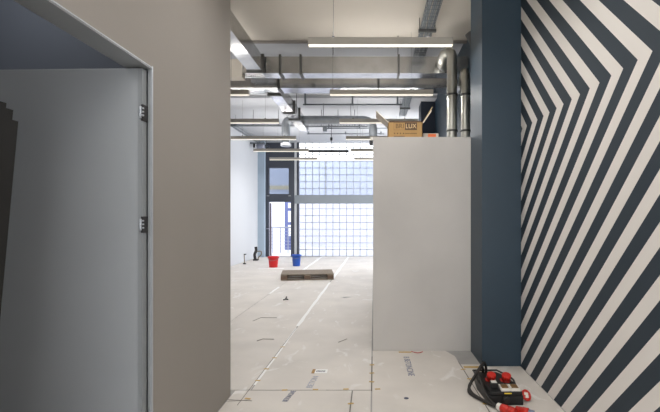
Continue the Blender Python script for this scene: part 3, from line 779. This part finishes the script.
# tools by the left wall
tl = thing('standing_tap', (PX(255.3, 14.4), 14.4, SH), 'dark standpipe with fittings beside the white left wall', 'standpipe')
x = PX(255.3, 14.2); 
q = MB(); q.box(x-.09, x+.07, 14.22, 14.38, SH, SH+.05, .01); q.build('foot', 'debris', tl)
q = MB(); q.tube([(x-.03, 14.3, .05), (x-.05, 14.3, .2), (x, 14.3, .33), (x-.01, 14.3, .46)], .045, 10, smooth=4); q.build('riser', 'debris', tl)
q = MB(); q.tube([(x, 14.3, .3), (x+.16, 14.3, .31), (x+.17, 14.3, .2), (x+.09, 14.3, .12), (x+.06, 14.3, .05)], .016, 8, smooth=4); q.build('side_hose', 'brass', tl)
sk = thing('pipe_stub', (PX(244.5, 13.2), 13.2, SH), 'thin pipe stub standing on floor at the white left wall', 'pipe')
x = PX(244.5, 13.2)
q = MB(); q.tube([(x, 13.2, SH), (x-.01, 13.2, .3)], .014, 8); q.build('rod', 'brass', sk)
q = MB(); q.box(x-.04, x+.04, 13.17, 13.23, SH, SH+.03); q.box(x-.02, x+.05, 13.18, 13.22, .29, .32); q.build('foot', 'debris', sk)

# ------------------------------------------------------------------ power distributor
pd = thing('power_distributor', (.885, 3.305, SH), 'black portable power distributor with red and white sockets beside striped wall', 'power distributor')
W_, D_, HH = .262, .50, .10
q = MB(); q.prism([(0, 0), (W_, 0), (W_+.012, .27), (W_-.0, .38), (W_-.06, D_), (-.0, D_), (-.02, .3)], 'z', 0, .072)
local(q.build('base_tub', 'black'), pd)
q = MB(); q.box(.012, W_-.004, .004, .17, .072, HH, .004); local(q.build('front_housing', 'black'), pd)
q = MB(); q.prism([(.01, .17), (W_, .17), (W_-.012, .37), (W_-.07, .48), (.012, .48)], 'z', .072, .082); local(q.build('top_plate', 'black_rubber'), pd)
q = MB(); zf = .092
q.tube([(-.01, .12, .07), (-.012, .16, zf), (-.01, D_-.01, zf), (W_-.065, D_-.005, zf), (W_+.0, .36, zf), (W_+.012, .27, zf), (W_+.008, .2, .07)], .0085, 10)
local(q.build('guard_rail', 'black_rubber'), pd)
def red_socket(x, y, tilt):
    q = MB(); T = Matrix.Translation((x, y, .08)) @ Matrix.Rotation(R(tilt), 4, 'X')
    q.lathe([(.030, 0), (.032, .004), (.030, .03), (.030, .03), (.037, .033), (.037, .064), (.033, .07)], (0, 0, 0), 26)
    q.bm.transform(T); o = local(q.build('red_socket', 'red'), pd); o['label'] = 'red round industrial socket with cap'
    q = MB(); q.box(-.012, .012, -.047, -.034, .036, .066, .003); q.bm.transform(T); h = local(q.build('cap_latch', 'red'), o)
    q = MB(); q.box(-.04, .04, -.04, .04, -.006, .004, .003); q.bm.transform(T); local(q.build('collar', 'red'), o)
red_socket(.088, .275, 16); red_socket(.208, .26, 16)
for xa in (.098, .175):
    q = MB(); q.prism([(.014, HH-.002), (.014, HH+.014), (.02, HH+.018), (.098, HH+.024), (.098, HH-.002)], 'x', xa, xa+.072)
    o = local(q.build('white_socket', 'white_plastic'), pd); o['label'] = 'white socket with amber window lid'
    T = Matrix.Translation((xa+.036, .06, HH+.0215)) @ Matrix.Rotation(math.atan2(.006, .084), 4, 'X')
    q = MB(); q.box(-.026, .026, -.03, .03, 0, .003, .001); q.bm.transform(T); local(q.build('amber_lid', 'amber'), o)
q = MB(); q.box(.035, .088, .07, .125, HH, HH+.042, .005); local(q.build('breaker_box', 'black'), pd)
q = MB(); q.box(.04, .083, .075, .12, HH+.042, HH+.045); local(q.build('breaker_lid', 'white_plastic'), pd)
q = MB(); q.box(.118, .174, .0015, .004, .084, .093); o = local(q.build('front_label', 'yellow_label'), pd); o['label'] = 'small yellow label'
q = MB(); q.lathe([(.028, 0), (.03, .004), (.026, .02), (.02, .022)], (.13, .0, .042), 20, 'y', Matrix.Rotation(R(180), 4, 'X')); local(q.build('front_inlet', 'black_rubber'), pd)
# side socket with red ring and white sticker
q = MB(); T = Matrix.Translation((W_+.05, .075, .045)) @ Matrix.Rotation(R(48), 4, 'X') @ Matrix.Rotation(R(14), 4, 'Y')
q.tube([(.030*math.cos(a), .036*math.sin(a), 0) for a in [2*math.pi*i/24 for i in range(25)]], .010, 10)
q.lathe([(.024, -.012), (.026, -.006), (.024, -.004)], (0, 0, 0), 22)
q.bm.transform(T); q.box(W_-.005, W_+.04, .06, .09, .02, .05)
o = local(q.build('side_socket', 'red'), pd)
q = MB(); q.box(-.016, .016, -.02, .02, -.004, .004); q.bm.transform(T); local(q.build('sticker', 'white_plastic'), o)
# cable: thick black loops leaving the back left corner, round to the plug in front
q = MB()
def W(*p): return [(a-.0, b, c) for a, b, c in p]
loopA = [(.10, .47, .085), (.09, .45, .15), (.06, .41, .185), (.0, .34, .15), (-.06, .27, .10), (-.105, .22, .055), (-.095, .15, .03), (-.05, .06, .022), (.0, -.02, .02), (.035, -.085, .026)]
loopB = [(.07, .47, .085), (.065, .44, .13), (.03, .38, .155), (-.03, .31, .12), (-.085, .24, .08), (-.115, .19, .03), (-.085, .12, .018), (-.02, .02, .018), (.03, -.07, .022)]
loopC = [(-.0, .46, .08), (-.015, .36, .12), (-.01, .22, .11), (-.015, .12, .08), (-.0, .03, .05), (.02, -.04, .03), (.045, -.09, .026)]
for lp in (loopA, loopB, loopC): q.tube(lp, .0118, 10, smooth=6)
cbl = local(q.build('cable', 'black_rubber'), pd)
q = MB(); T = Matrix.Translation((.055, -.115, .034)) @ Matrix.Rotation(R(-50), 4, 'Z') @ Matrix.Rotation(R(90), 4, 'Y')
q.lathe([(.02, -.03), (.026, -.025), (.028, .0), (.026, .004)], (0, 0, 0), 20); q.bm.transform(T); local(q.build('plug_collar', 'white_plastic'), cbl)
q = MB(); q.lathe([(.025, .004), (.030, .01), (.032, .06), (.030, .062), (.030, .072), (.034, .075), (.034, .12), (.028, .125)], (0, 0, 0), 22); q.bm.transform(T)
local(q.build('plug', 'red'), cbl)
q = MB(); q.lathe([(.022, 0), (.026, .003), (.027, .05), (.031, .053), (.031, .09), (.027, .093)], (0, 0, 0), 22)
q.bm.transform(Matrix.Translation((.155, -.15, .034)) @ Matrix.Rotation(R(-35), 4, 'Z') @ Matrix.Rotation(R(90), 4, 'Y')); 
o = local(q.build('coupling', 'red'), cbl)
q = MB(); q.lathe([(.02, .093), (.024, .094), (.024, .13)], (0, 0, 0), 18); q.bm.transform(Matrix.Translation((.155, -.15, .034)) @ Matrix.Rotation(R(-35), 4, 'Z') @ Matrix.Rotation(R(90), 4, 'Y')); local(q.build('plug_tip', 'ink'), cbl)
